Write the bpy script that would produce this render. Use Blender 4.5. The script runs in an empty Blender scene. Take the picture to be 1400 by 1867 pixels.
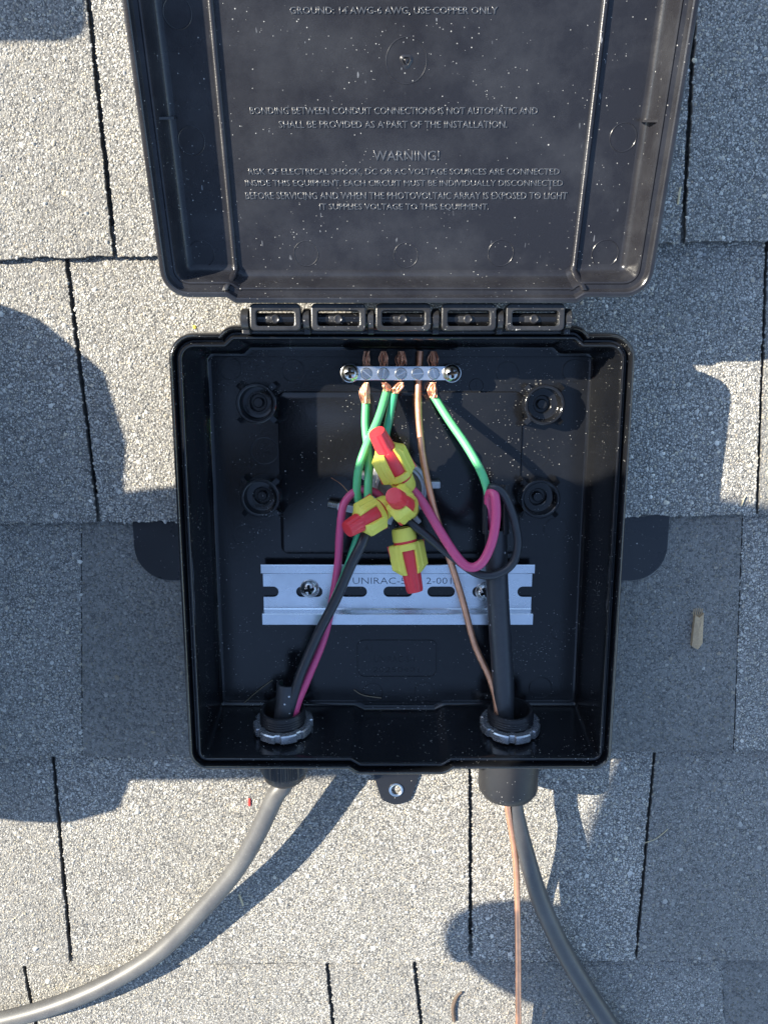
import bpy, bmesh, math, random
import numpy as np
from mathutils import Vector, Matrix

R = random.Random(7)
NR = np.random.default_rng(11)
D = bpy.data
SC = bpy.context.scene
COL = SC.collection
rad = math.radians

# ------------------------------------------------------------------ camera
F = 1402.0                      # focal length in photo pixels (photo 1400 x 1867)
TH = rad(10.8)                  # the phone is held level, the roof falls away below it
H = 0.4337                      # lens to roof, metres along the roof normal
CAM = Vector((0, 0, H))
cd = D.cameras.new("camera")
cd.sensor_fit = 'HORIZONTAL'; cd.sensor_width = 36.0; cd.lens = 36.0 * F / 1400
cd.clip_start = 0.01; cd.clip_end = 200
cam = D.objects.new("camera", cd); COL.objects.link(cam)
cam.location = CAM; cam.rotation_euler = (-TH, 0, 0)
SC.camera = cam

# ------------------------------------------------------------------ light
SX, SY = 1.40, 0.43             # shadow offset (right, down-slope) per metre of height
sun_from = Vector((-SX, SY, 1)).normalized()
world = D.worlds.new("World"); SC.world = world; world.use_nodes = True
wn = world.node_tree.nodes; wl = world.node_tree.links
sky = wn.new("ShaderNodeTexSky"); sky.sky_type = 'NISHITA'; sky.sun_disc = False
sky.sun_elevation = math.asin(sun_from.z)
sky.sun_rotation = math.atan2(sun_from.x, sun_from.y)
sky.air_density = 1.0; sky.dust_density = 0.5; sky.ozone_density = 1.1
bg = wn["Background"]; bg.inputs[1].default_value = 0.14
wl.new(sky.outputs[0], bg.inputs[0])
sl = D.lights.new("sun", 'SUN'); sl.energy = 5.0; sl.angle = rad(0.53); sl.color = (1.0, 0.92, 0.77)
so = D.objects.new("sun", sl); COL.objects.link(so)
so.rotation_euler = sun_from.to_track_quat('Z', 'Y').to_euler()
so.location = sun_from * 5
SC.view_settings.view_transform = 'Standard'; SC.view_settings.look = 'None'
SC.view_settings.gamma = 1.0; SC.view_settings.use_curve_mapping = False
SC.view_settings.exposure = 1.5
SC.render.engine = 'CYCLES'
SC.cycles.max_bounces = 8; SC.cycles.use_denoising = True

# ------------------------------------------------------------------ pixel -> place
LOOK = Vector((0, -math.sin(TH), -math.cos(TH))); UP = Vector((0, math.cos(TH), -math.sin(TH)))
def ray(x, y):
    return LOOK + Vector((1, 0, 0)) * ((x - 700) / F) + UP * ((933.5 - y) / F)
def px(x, y, h=0.0):
    d = ray(x, y); t = (h - CAM.z) / d.z
    return CAM + d * t

# ------------------------------------------------------------------ materials
def mat(name):
    m = D.materials.new(name); m.use_nodes = True
    nt = m.node_tree; return m, nt, nt.nodes["Principled BSDF"], nt.nodes, nt.links
def setp(b, **k):
    for n, v in k.items():
        b.inputs[n.replace('_', ' ')].default_value = v
def math_node(N, L, op, a, b=None, c=None):
    n = N.new("ShaderNodeMath"); n.operation = op
    for i, v in enumerate((a, b, c)):
        if v is None: continue
        if isinstance(v, (int, float)): n.inputs[i].default_value = v
        else: L.new(v, n.inputs[i])
    return n.outputs[0]
def noise(N, L, pos, scale, detail=3, rough=.55):
    n = N.new("ShaderNodeTexNoise"); n.inputs['Scale'].default_value = scale
    n.inputs['Detail'].default_value = detail; n.inputs['Roughness'].default_value = rough
    L.new(pos, n.inputs['Vector']); return n.outputs[0]
def maprange(N, L, v, a, b, c=0., d=1.):
    n = N.new("ShaderNodeMapRange"); L.new(v, n.inputs[0])
    for i, x in enumerate((a, b, c, d)): n.inputs[i + 1].default_value = x
    return n.outputs[0]
def mixc(N, L, fac, a, b):
    n = N.new("ShaderNodeMix"); n.data_type = 'RGBA'
    if isinstance(fac, (int, float)): n.inputs[0].default_value = fac
    else: L.new(fac, n.inputs[0])
    for i, v in ((6, a), (7, b)):
        if isinstance(v, tuple): n.inputs[i].default_value = (*v, 1) if len(v) == 3 else v
        else: L.new(v, n.inputs[i])
    return n.outputs[2]
def position(N):
    return N.new("ShaderNodeNewGeometry").outputs['Position']
def specks(N, L, pos, scale, keep, size):
    """dust grains: one per Voronoi cell, most cells empty"""
    v = N.new("ShaderNodeTexVoronoi"); v.inputs['Scale'].default_value = scale
    L.new(pos, v.inputs['Vector'])
    sep = N.new("ShaderNodeSeparateColor"); L.new(v.outputs['Color'], sep.inputs[0])
    on = math_node(N, L, 'LESS_THAN', sep.outputs[0], keep)
    rr = math_node(N, L, 'MULTIPLY', sep.outputs[1], size)
    near = math_node(N, L, 'LESS_THAN', v.outputs['Distance'], rr)
    return math_node(N, L, 'MULTIPLY', on, near)
def plastic(name, base, rough, dust=0.3, haze=0.0, scratch=0.0, spec=.5):
    m, nt, b, N, L = mat(name)
    P = position(N)
    cl = maprange(N, L, noise(N, L, P, 38, 5, .65), .44, .72)
    keep = math_node(N, L, 'MULTIPLY_ADD', math_node(N, L, 'POWER', cl, 2.0), dust * 1.3, .012 * (dust > 0))
    s1 = specks(N, L, P, 1500, keep, .40)
    s2 = specks(N, L, P, 420, math_node(N, L, 'MULTIPLY', keep, .12), .22)
    f = math_node(N, L, 'MULTIPLY', math_node(N, L, 'MAXIMUM', s1, s2), maprange(N, L, noise(N, L, P, 900, 1), .35, .65, .25, .85))
    film = math_node(N, L, 'MULTIPLY', maprange(N, L, noise(N, L, P, 26, 6, .7), .42, .75), haze)
    if scratch:
        mp = N.new("ShaderNodeMapping"); L.new(P, mp.inputs[0])
        mp.inputs['Rotation'].default_value = (0, 0, .9); mp.inputs['Scale'].default_value = (1, .06, 1)
        sc = math_node(N, L, 'GREATER_THAN', noise(N, L, mp.outputs[0], 520, 1), .765)
        film = math_node(N, L, 'MAXIMUM', film, math_node(N, L, 'MULTIPLY', math_node(N, L, 'MULTIPLY', sc, cl), scratch))
    c = mixc(N, L, film, base, (.38, .40, .43))
    c = mixc(N, L, f, c, (.50, .49, .46))
    L.new(c, b.inputs['Base Color'])
    r = maprange(N, L, noise(N, L, P, 60, 4), .3, .7, rough * .82, rough * 1.2)
    r = math_node(N, L, 'MAXIMUM', r, math_node(N, L, 'MULTIPLY', f, .8))
    L.new(r, b.inputs['Roughness'])
    bp = N.new("ShaderNodeBump"); bp.inputs['Strength'].default_value = .12; bp.inputs['Distance'].default_value = .0004
    L.new(math_node(N, L, 'ADD', noise(N, L, P, 1500, 2), math_node(N, L, 'MULTIPLY', f, 1.5)), bp.inputs['Height'])
    L.new(bp.outputs[0], b.inputs['Normal'])
    b.inputs['Specular IOR Level'].default_value = spec
    return m
def simple(name, base, rough, metal=0., var=.12, scale=300, bump=.0, spec=.5):
    m, nt, b, N, L = mat(name)
    P = position(N)
    n = noise(N, L, P, scale, 4)
    lo = tuple(c * (1 - var) for c in base); hi = tuple(min(1, c * (1 + var)) for c in base)
    L.new(mixc(N, L, n, lo, hi), b.inputs['Base Color'])
    L.new(maprange(N, L, noise(N, L, P, scale * .6, 3), .3, .7, rough * .8, rough * 1.25), b.inputs['Roughness'])
    setp(b, Metallic=metal); b.inputs['Specular IOR Level'].default_value = spec
    if bump:
        bp = N.new("ShaderNodeBump"); bp.inputs['Strength'].default_value = bump; bp.inputs['Distance'].default_value = .0005
        L.new(noise(N, L, P, scale * 3, 3), bp.inputs['Height']); L.new(bp.outputs[0], b.inputs['Normal'])
    return m

M = {}
M['box'] = plastic("black_polycarbonate", (.006, .0065, .008), .12, .34, .012, 0, .45)
M['rim'] = plastic("black_polycarbonate_edge", (.016, .016, .018), .30, .5, .06)
M['lid'] = plastic("black_lid_plastic", (.014, .014, .017), .26, .13, .05, .6, .42)
M['letter'] = simple("glint_lightened_letter", (.055, .057, .062), .26, 0, .4, 500, 0, 1.0)  # coloured lighter than the lid plastic in place of glints on the letters
M['plate'] = plastic("black_coated_plate", (.014, .015, .018), .30, .10, .0)
M['hinge'] = plastic("black_hinge_plastic", (.015, .015, .016), .28, .8, .08)
M['gland'] = plastic("black_nylon", (.014, .014, .016), .42, .15, .02, 0, .3)
M['nut'] = simple("dark_steel_locknut", (.42, .43, .45), .26, .8, .2, 500)
M['zinc'] = simple("zinc_plated_steel", (.70, .735, .77), .27, .96, .12, 120)
M['screw'] = simple("nickel_screw_steel", (.55, .55, .54), .22, 1., .1, 300)
M['cast'] = simple("cast_zinc", (.58, .59, .6), .4, .95, .25, 700, .5)
M['green'] = simple("green_wire_insulation", (.12, .52, .21), .36, 0, .08, 120)
M['green_teal'] = simple("teal_green_wire_insulation", (.06, .44, .22), .34, 0, .08, 120)
M['pink'] = simple("red_pink_wire_insulation", (.56, .07, .18), .36, 0, .08, 120)
M['black_wire'] = simple("black_wire_insulation", (.022, .024, .028), .36, 0, .2, 200, .2)
M['red'] = simple("red_wire_nut_plastic", (.68, .035, .045), .42, 0, .06, 400, .15)
M['yellow'] = simple("yellow_wire_nut_rubber", (.74, .66, .10), .52, 0, .05, 400, .15)
M['copper'] = simple("bare_copper", (.80, .40, .25), .34, .9, .2, 260, .2)
M['copper_dull'] = simple("weathered_copper_wire", (.80, .38, .22), .40, .8, .3, 200, .3)
M['print'] = simple("dark_stamped_print", (.10, .12, .15), .6, .2, .2, 900)
M['ink'] = simple("engraved_letter", (.006, .006, .008), .4, 0, .1, 900)
M['dark'] = simple("black_sole_and_recess_shade", (.004, .004, .004), .8)

def cable_mat(name, lo, hi):
    m, nt, b, N, L = mat(name)
    P = position(N)
    n = noise(N, L, P, 900, 3, .6); n2 = noise(N, L, P, 60, 4, .6)
    c = mixc(N, L, maprange(N, L, n2, .35, .7), lo, hi)
    c = mixc(N, L, math_node(N, L, 'MULTIPLY', maprange(N, L, n, .62, .72), .35), c, tuple(min(1, q * 2.2) for q in hi))
    L.new(c, b.inputs['Base Color']); setp(b, Roughness=.46)
    bp = N.new("ShaderNodeBump"); bp.inputs['Strength'].default_value = .12; bp.inputs['Distance'].default_value = .0003
    L.new(n, bp.inputs['Height']); L.new(bp.outputs[0], b.inputs['Normal'])
    return m
M['cable_shaded'] = cable_mat("shaded_grey_cable_jacket", (.038, .039, .042), (.056, .057, .060))  # grey jacket with the shade it lies in put into its colour
M['cable'] = cable_mat("grey_cable_jacket", (.070, .070, .072), (.105, .104, .101))
def sheath_mat():
    m, nt, b, N, L = mat("black_cable_jacket")
    P = position(N)
    n = noise(N, L, P, 300, 5, .7)
    s = specks(N, L, P, 420, .10, .3)
    c = mixc(N, L, n, (.018, .019, .022), (.045, .047, .052)); c = mixc(N, L, s, c, (.5, .5, .5))
    L.new(c, b.inputs['Base Color']); setp(b, Roughness=.42)
    return m
M['sheath'] = sheath_mat()

def granule_mat():
    m, nt, b, N, L = mat("mineral_granules")
    a = N.new("ShaderNodeAttribute"); a.attribute_name = "tint"
    L.new(a.outputs['Color'], b.inputs['Base Color']); setp(b, Roughness=.85)
    b.inputs['Specular IOR Level'].default_value = .2
    return m
M['granule'] = granule_mat()
def asphalt_mat():
    m, nt, b, N, L = mat("granulated_asphalt")
    P = position(N)
    v = N.new("ShaderNodeTexVoronoi"); v.inputs['Scale'].default_value = 700; L.new(P, v.inputs['Vector'])
    sep = N.new("ShaderNodeSeparateColor"); L.new(v.outputs['Color'], sep.inputs[0])
    c = mixc(N, L, sep.outputs[0], (.085, .083, .079), (.22, .212, .195))
    L.new(c, b.inputs['Base Color']); setp(b, Roughness=.9)
    bp = N.new("ShaderNodeBump"); bp.inputs['Strength'].default_value = .9; bp.inputs['Distance'].default_value = .0006; bp.invert = True
    L.new(v.outputs['Distance'], bp.inputs['Height']); L.new(bp.outputs[0], b.inputs['Normal'])
    return m
M['asphalt'] = asphalt_mat()
M['mat_core'] = simple("asphalt_core", (.10, .097, .092), .9, 0, .3, 500, .5)
M['wood'] = simple("weathered_wood", (.42, .30, .18), .8, 0, .35, 900, .6)
M['bark'] = simple("dark_bark", (.10, .07, .05), .85, 0, .4, 900, .6)
M['straw'] = simple("dry_straw", (.55, .47, .30), .7)
M['fibre'] = simple("dull_fibre", (.22, .18, .12), .8)
M['redfleck'] = simple("red_plastic_scrap", (.8, .05, .04), .4)
M['moss'] = simple("yellow_lichen", (.55, .42, .06), .8)
M['denim'] = simple("dark_work_cloth", (.035, .04, .055), .9, 0, .25, 500, .4)
M['boot'] = simple("brown_boot_leather", (.06, .04, .028), .6, 0, .25, 300, .4)
M['canvas'] = simple("grey_canvas", (.07, .07, .065), .9, 0, .2, 900, .4)
M['glass'] = simple("black_phone_glass", (.01, .01, .012), .08)

# ------------------------------------------------------------------ object helpers
def new_obj(name, me, material=None, parent=None, smooth=None):
    if material is not None: me.materials.append(M[material] if isinstance(material, str) else material)
    if smooth is not None:
        me.polygons.foreach_set('use_smooth', [True] * len(me.polygons))
        me.set_sharp_from_angle(angle=rad(smooth))
    else:
        me.polygons.foreach_set('use_smooth', [False] * len(me.polygons))
    o = D.objects.new(name, me); COL.objects.link(o); adopt(o, parent)
    return o
def adopt(o, parent):
    if parent is not None:
        o.parent = parent
        o.matrix_parent_inverse = Matrix.Translation(-parent.location)
def mesh(verts, faces):
    me = D.meshes.new("m"); me.from_pydata([tuple(v) for v in verts], [], faces); me.validate(); me.update()
    return me
def bm_mesh(bm):
    bmesh.ops.recalc_face_normals(bm, faces=bm.faces[:])
    me = D.meshes.new("m"); bm.to_mesh(me); bm.free(); me.update(); return me
def tag(o, label, cat, group=None, kind=None):
    o['label'] = label; o['category'] = cat
    if group: o['group'] = group
    if kind: o['kind'] = kind
    return o
def thing(name, label, cat, loc, group=None):
    o = D.objects.new(name, None); COL.objects.link(o); o.location = loc; o.empty_display_size = .02
    return tag(o, label, cat, group)
def share(name, me, parent, mtx):
    """another object on the same mesh, placed by a world matrix"""
    o = D.objects.new(name, me); COL.objects.link(o)
    if parent is not None:
        o.parent = parent; o.matrix_parent_inverse = Matrix.Translation(-parent.location)
    o.matrix_basis = mtx
    return o

def catmull(pts, n=8):
    P = [Vector(p) for p in pts]
    P = [P[0] * 2 - P[1]] + P + [P[-1] * 2 - P[-2]]
    out = []
    for i in range(1, len(P) - 2):
        a, b, c, d = P[i - 1:i + 3]
        for k in range(n):
            t = k / n
            out.append(.5 * ((2 * b) + (c - a) * t + (2 * a - 5 * b + 4 * c - d) * t * t + (3 * b - a - 3 * c + d) * t ** 3))
    out.append(P[-2]); return out
def tube_vf(pts, r, seg=14, n=8, flat=1.0, caps=True, spline=True, wob=0.):
    C = catmull(pts, n) if spline else [Vector(p) for p in pts]
    rs = r if isinstance(r, (list, tuple)) else [r] * len(pts)
    def rr(i):
        t = i / max(1, len(C) - 1) * (len(rs) - 1); k = min(int(t), len(rs) - 2); u = t - k
        return rs[k] * (1 - u) + rs[k + 1] * u
    T = [(C[min(i + 1, len(C) - 1)] - C[max(i - 1, 0)]).normalized() for i in range(len(C))]
    nrm = Vector((0, 0, 1)) - T[0] * T[0].z
    if nrm.length < .1: nrm = Vector((0, 1, 0)) - T[0] * T[0].y
    nrm.normalize()
    V = []; Fc = []
    for i, c in enumerate(C):
        nrm = (nrm - T[i] * nrm.dot(T[i])).normalized(); bi = T[i].cross(nrm)
        q = rr(i) * (1 + wob * math.sin(i * 1.7))
        for k in range(seg):
            a = 2 * math.pi * k / seg
            V.append(c + nrm * (math.cos(a) * q * flat) + bi * (math.sin(a) * q))
    for i in range(len(C) - 1):
        for k in range(seg):
            a, b = i * seg + k, i * seg + (k + 1) % seg
            Fc.append((a, b, b + seg, a + seg))
    if caps:
        Fc.append(tuple(range(seg - 1, -1, -1))); o = (len(C) - 1) * seg
        Fc.append(tuple(range(o, o + seg)))
    return V, Fc
def tube(name, pts, r, material, parent=None, **k):
    return new_obj(name, mesh(*tube_vf(pts, r, **k)), material, parent, 50)
def ppts(L):
    return [px(x, y, h) for x, y, h in L]
def join_vf(parts):
    V = []; Fc = []
    for v, f in parts:
        o = len(V); V += v; Fc += [tuple(i + o for i in q) for q in f]
    return V, Fc
def lathe_vf(prof, seg=32, rfun=None):
    """prof: (r, z) pairs; r == 0 closes"""
    V = []; Fc = []; rows = []
    for r, z in prof:
        if r <= 1e-9:
            V.append(Vector((0, 0, z))); rows.append([len(V) - 1])
        else:
            row = []
            for k in range(seg):
                a = 2 * math.pi * k / seg
                q = r * (rfun(a, z) if rfun else 1)
                V.append(Vector((q * math.cos(a), q * math.sin(a), z))); row.append(len(V) - 1)
            rows.append(row)
    for A, B in zip(rows, rows[1:]):
        for k in range(seg):
            k2 = (k + 1) % seg
            if len(A) == 1 and len(B) == 1: continue
            if len(A) == 1: Fc.append((A[0], B[k], B[k2]))
            elif len(B) == 1: Fc.append((A[k], A[k2], B[0]))
            else: Fc.append((A[k], A[k2], B[k2], B[k]))
    return V, Fc
def xform(vf, m):
    return [m @ v for v in vf[0]], vf[1]
def frame_to(base, tip, roll=0.):
    """matrix that puts local +Z from base towards tip, local X as level as possible"""
    z = (tip - base).normalized(); x = Vector((0, 0, 1)).cross(z)
    if x.length < 1e-3: x = Vector((1, 0, 0))
    x.normalize(); y = z.cross(x)
    m = Matrix((x, y, z)).transposed().to_4x4() @ Matrix.Rotation(roll, 4, 'Z')
    m.translation = base; return m
def box_vf(x0, x1, y0, y1, z0, z1):
    V = [Vector((x, y, z)) for z in (z0, z1) for y in (y0, y1) for x in (x0, x1)]
    return V, [(0, 2, 3, 1), (4, 5, 7, 6), (0, 1, 5, 4), (2, 6, 7, 3), (0, 4, 6, 2), (1, 3, 7, 5)]
def bevelled(vf, w=.0005, seg=2):
    bm = bmesh.new()
    vs = [bm.verts.new(v) for v in vf[0]]
    for f in vf[1]: bm.faces.new([vs[i] for i in f])
    bmesh.ops.bevel(bm, geom=bm.edges[:], offset=w, segments=seg, affect='EDGES', profile=.5)
    return bm_mesh(bm)
def rounded(pts, seg=6):
    """closed polygon of (x, y, radius) -> list of (x, y)"""
    out = []; n = len(pts)
    for i in range(n):
        p = Vector(pts[i][:2]); a = Vector(pts[i - 1][:2]); b = Vector(pts[(i + 1) % n][:2]); r = pts[i][2]
        u = (a - p); v = (b - p); lu, lv = u.length, v.length; u.normalize(); v.normalize()
        if r <= 0: out.append((p.x, p.y)); continue
        ang = u.angle(v); d = min(r / math.tan(ang / 2), lu * .49, lv * .49); r2 = d * math.tan(ang / 2)
        c = p + (u + v).normalized() * (r2 / math.sin(ang / 2))
        s = p + u * d - c; e = p + v * d - c
        a0 = math.atan2(s.y, s.x); a1 = math.atan2(e.y, e.x); da = (a1 - a0 + math.pi) % (2 * math.pi) - math.pi
        for k in range(seg + 1):
            t = a0 + da * k / seg; out.append((c.x + math.cos(t) * r2, c.y + math.sin(t) * r2))
    return out
def rrect(x0, x1, y0, y1, r, seg=5):
    return rounded([(x0, y0, r), (x1, y0, r), (x1, y1, r), (x0, y1, r)], seg)
def offsets(path):
    """outward miter vectors of a counter-clockwise path"""
    n = len(path); out = []
    for i in range(n):
        p = Vector(path[i]); a = Vector(path[i - 1]); b = Vector(path[(i + 1) % n])
        d1 = (p - a).normalized(); d2 = (b - p).normalized()
        n1 = Vector((d1.y, -d1.x)); n2 = Vector((d2.y, -d2.x)); m = n1 + n2
        out.append(m * (1 / max(.35, .5 * m.dot(m)))) 
    return out
def sweep(path, prof, fill_last=True, fill_first=False):
    off = offsets(path); V = []; Fc = []; n = len(path)
    for o, z in prof:
        for p, m in zip(path, off):
            V.append(Vector((p[0] + m.x * o, p[1] + m.y * o, z)))
    for j in range(len(prof) - 1):
        for i in range(n):
            a, b = j * n + i, j * n + (i + 1) % n
            Fc.append((a, b, b + n, a + n))
    if fill_last: Fc.append(tuple(range((len(prof) - 1) * n, len(prof) * n)))
    if fill_first: Fc.append(tuple(range(n - 1, -1, -1)))
    return V, Fc
def plate_mesh(outer, holes, z0, z1, bevel=.0):
    cu = D.curves.new("c", 'CURVE'); cu.dimensions = '2D'; cu.fill_mode = 'BOTH'
    cu.extrude = (z1 - z0) / 2 - bevel; cu.bevel_depth = bevel; cu.bevel_resolution = 1; cu.offset = -bevel
    for loop in [outer] + holes:
        s = cu.splines.new('POLY'); s.points.add(len(loop) - 1); s.use_cyclic_u = True
        for q, (x, y) in zip(s.points, loop): q.co = (x, y, 0, 1)
    o = D.objects.new("tmp", cu); COL.objects.link(o)
    dg = bpy.context.evaluated_depsgraph_get(); dg.update()
    me = D.meshes.new_from_object(o.evaluated_get(dg)); D.objects.remove(o); D.curves.remove(cu)
    me.transform(Matrix.Translation((0, 0, (z0 + z1) / 2))); me.materials.clear()
    return me
def text_mesh(s, width, height, depth=.0003, bevel=.00008, thin=0., res=0):
    cu = D.curves.new("t", 'FONT'); cu.body = s; cu.align_x = 'CENTER'; cu.align_y = 'CENTER'
    cu.resolution_u = 2; cu.size = 1
    o = D.objects.new("tmp", cu); COL.objects.link(o)
    dg = bpy.context.evaluated_depsgraph_get(); dg.update()
    bb = [Vector(c) for c in o.evaluated_get(dg).bound_box]
    w = max(b.x for b in bb) - min(b.x for b in bb); h = max(b.y for b in bb) - min(b.y for b in bb)
    sx, sy = width / w, height / h
    cu.extrude = depth / 2 / sy; cu.bevel_depth = bevel / sy; cu.bevel_resolution = res; cu.offset = thin / sy
    dg.update()
    me = D.meshes.new_from_object(o.evaluated_get(dg)); D.objects.remove(o); D.curves.remove(cu)
    cx = (max(v.co.x for v in me.vertices) + min(v.co.x for v in me.vertices)) / 2
    cy = (max(v.co.y for v in me.vertices) + min(v.co.y for v in me.vertices)) / 2
    me.transform(Matrix.Diagonal((sx, sy, sy, 1)) @ Matrix.Translation((-cx, -cy, 0))); me.materials.clear()
    return me
def ring_vf(r, t, seg=36, z=0., w=None):
    w = w or t
    V = []; Fc = []
    for k in range(seg):
        a = 2 * math.pi * k / seg; c, s = math.cos(a), math.sin(a)
        for q, zz in ((r - w, z), (r - w * .3, z + t), (r + w * .3, z + t), (r + w, z)):
            V.append(Vector((c * q, s * q, zz)))
    for k in range(seg):
        for j in range(3):
            a = k * 4 + j; b = ((k + 1) % seg) * 4 + j
            Fc.append((a, b, b + 1, a + 1))
    return V, Fc

# ------------------------------------------------------------------ roof
big = 6.0
roof = new_obj("roof", mesh(*box_vf(-big, big, -big, big, -.03, -.004)), 'asphalt')
roof['kind'] = 'structure'; roof['label'] = 'grey granulated asphalt shingle roof under the open junction box'

# butt lines of the courses: photo pixels at the left and right border
BUTT = [((0, -62), (1400, -82)), ((0, 474), (1400, 440)), ((0, 951), (1400, 934)), ((0, 1373), (1400, 1361)), ((0, 1748), (1400, 1739)), ((0, 2098), (1400, 2090))]
BL = [(px(*a), px(*b)) for a, b in BUTT]
def butt_y(k, x):
    a, b = BL[k]; t = (x - a.x) / (b.x - a.x); return a.y + (b.y - a.y) * t
# joints of each course: photo pixel at the top and at the butt
JOINTS = {1: [((163, 0), (216, 468)), ((1266, 0), (1238, 440))],
          2: [((124, 476), (187, 948)), ((1396, 448), (1372, 938))],
          3: [((150, 952), (156, 1370)), ((1352, 938), (1330, 1362))],
          4: [((98, 1376), (136, 1744)), ((857, 1368), (856, 1742)), ((1192, 1366), (1154, 1740))],
          5: [((43, 1750), (62, 1838)), ((596, 1748), (608, 1867)), ((755, 1747), (768, 1867)), ((1314, 1742), (1318, 1867))]}
GAPW = {1: [.0013, .0012], 2: [.0013, .0011], 3: [.0003, .0004], 4: [.0014, .0013, .0011], 5: [.0013, .0013, .0013, .0003]}
TINT = {1: [.93, 1.05, 1.0], 2: [.97, 1.04, .74], 3: [.90, .56, .98], 4: [.93, 1.03, 1.12, .72], 5: [.84, .98, .86, .84, .52]}
XL, XR = -.62, .62
TOPZ, LOWZ, THICK = .0052, .0004, .0034
def wobble(a, b, n, amp):
    """straight edge with small ragged steps"""
    out = []
    d = b - a; nn = Vector((-d.y, d.x)).normalized()
    for i in range(n + 1):
        t = i / n; out.append(a + d * t + nn * (R.uniform(-amp, amp) if 0 < i < n else 0))
    return out
def inside(poly, X, Y):
    c = np.zeros(len(X), bool); n = len(poly)
    for i in range(n):
        x0, y0 = poly[i]; x1, y1 = poly[(i + 1) % n]
        if abs(y1 - y0) < 1e-12: continue
        k = ((y0 > Y) != (y1 > Y)) & (X < (x1 - x0) * (Y - y0) / (y1 - y0) + x0)
        c ^= k
    return c
FRAME = [px(-110, -110), px(1510, -110), px(1510, 1960), px(-110, 1960)]
FRAME = [(p.x, p.y) for p in FRAME]
PITCH = .00105
def granules(poly, zfun, ylim, tint, parent):
    """mineral granules pressed into a shingle: small angular grains, each with a colour of its own"""
    P = np.array(poly); x0, y0 = P.min(0); x1, y1 = P.max(0)
    fx = np.array(FRAME); x0 = max(x0, fx[:, 0].min()); x1 = min(x1, fx[:, 0].max()); y0 = max(y0, fx[:, 1].min()); y1 = min(y1, fx[:, 1].max())
    if x1 <= x0 or y1 <= y0: return
    gx, gy = np.meshgrid(np.arange(x0, x1, PITCH), np.arange(y0, y1, PITCH * .9))
    gx[::2] += PITCH / 2
    X = (gx + NR.uniform(-.5, .5, gx.shape) * PITCH).ravel(); Y = (gy + NR.uniform(-.5, .5, gy.shape) * PITCH).ravel()
    k = inside(poly, X, Y) & inside(FRAME, X, Y) & (Y < ylim(X))
    k &= ~((X > BX0 + .004) & (X < BX1 - .004) & (Y > BY0 + .004) & (Y < BY1 - .004))
    k &= NR.uniform(size=len(X)) > .05
    X, Y = X[k], Y[k]; n = len(X)
    if n < 3: return
    s = PITCH * NR.lognormal(-.40, .24, n); s = np.minimum(s, PITCH * 1.3)
    bigg = NR.uniform(size=n) < .012; s = np.where(bigg, s * 1.75, s)
    hgt = s * NR.uniform(.34, .66, n)
    rot = NR.uniform(0, 6.28, n); asp = NR.uniform(.65, 1.0, n); arot = NR.uniform(0, 3.14, n)
    Z = zfun(X, Y) - .00022
    V = np.zeros((n, 8, 3), np.float32)
    for j in range(5):
        a = rot + j * 2 * math.pi / 5 + NR.uniform(-.3, .3, n); q = s * NR.uniform(.8, 1.1, n)
        V[:, j, 0] = np.cos(a) * q; V[:, j, 1] = np.sin(a) * q * asp
    tx, ty = NR.uniform(-.15, .15, n) * s, NR.uniform(-.15, .15, n) * s
    for j in range(3):
        a = rot + j * 2 * math.pi / 3 + .3; q = s * NR.uniform(.35, .62, n)
        V[:, 5 + j, 0] = np.cos(a) * q + tx; V[:, 5 + j, 1] = np.sin(a) * q * asp + ty
        V[:, 5 + j, 2] = hgt * NR.uniform(.72, 1.1, n)
    ca, sa = np.cos(arot)[:, None], np.sin(arot)[:, None]
    vx, vy = V[:, :, 0].copy(), V[:, :, 1].copy()
    V[:, :, 0] = vx * ca - vy * sa + X[:, None]; V[:, :, 1] = vx * sa + vy * ca + Y[:, None]; V[:, :, 2] += Z[:, None]
    T = np.array([(0, 1, 5), (1, 6, 5), (1, 2, 6), (2, 3, 6), (3, 7, 6), (3, 4, 7), (4, 0, 7), (0, 5, 7), (5, 6, 7)], np.int32)
    Fa = (T[None] + (np.arange(n, dtype=np.int32) * 8)[:, None, None]).reshape(-1, 3)
    me = D.meshes.new("granules"); nf = len(Fa)
    me.vertices.add(n * 8); me.vertices.foreach_set('co', V.reshape(-1))
    me.loops.add(nf * 3); me.loops.foreach_set('vertex_index', Fa.reshape(-1))
    me.polygons.add(nf); me.polygons.foreach_set('loop_start', np.arange(0, nf * 3, 3, dtype=np.int32))
    me.update(calc_edges=True)
    pal = np.array([(.39, .378, .345), (.45, .432, .39), (.33, .322, .298), (.43, .39, .315), (.235, .235, .23), (.52, .50, .45), (.36, .315, .25), (.45, .41, .315)])
    pr = np.array([.31, .20, .18, .10, .07, .05, .045, .045]); pr /= pr.sum()
    patch = .5 * np.sin(X * 61 + Y * 23) + .5 * np.sin(Y * 47 - X * 31 + 2)
    C = pal[NR.choice(len(pal), n, p=pr)] * (tint * (1 + .09 * patch + .06 * np.sin(X * 173 + 3 * np.sin(Y * 90)) * np.sin(Y * 151 + 2 * np.sin(X * 70))) * NR.uniform(.88, 1.12, n))[:, None]
    C = np.where(bigg[:, None], C * 1.25, C)
    col = np.ones((n, 8, 4), np.float32); col[:, :, :3] = np.clip(C, 0, .85)[:, None, :]
    at = me.color_attributes.new("tint", 'FLOAT_COLOR', 'POINT'); at.data.foreach_set('color', col.reshape(-1))
    o = new_obj("granules", me, 'granule', parent, 70); o['kind'] = 'stuff'
    return o

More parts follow.
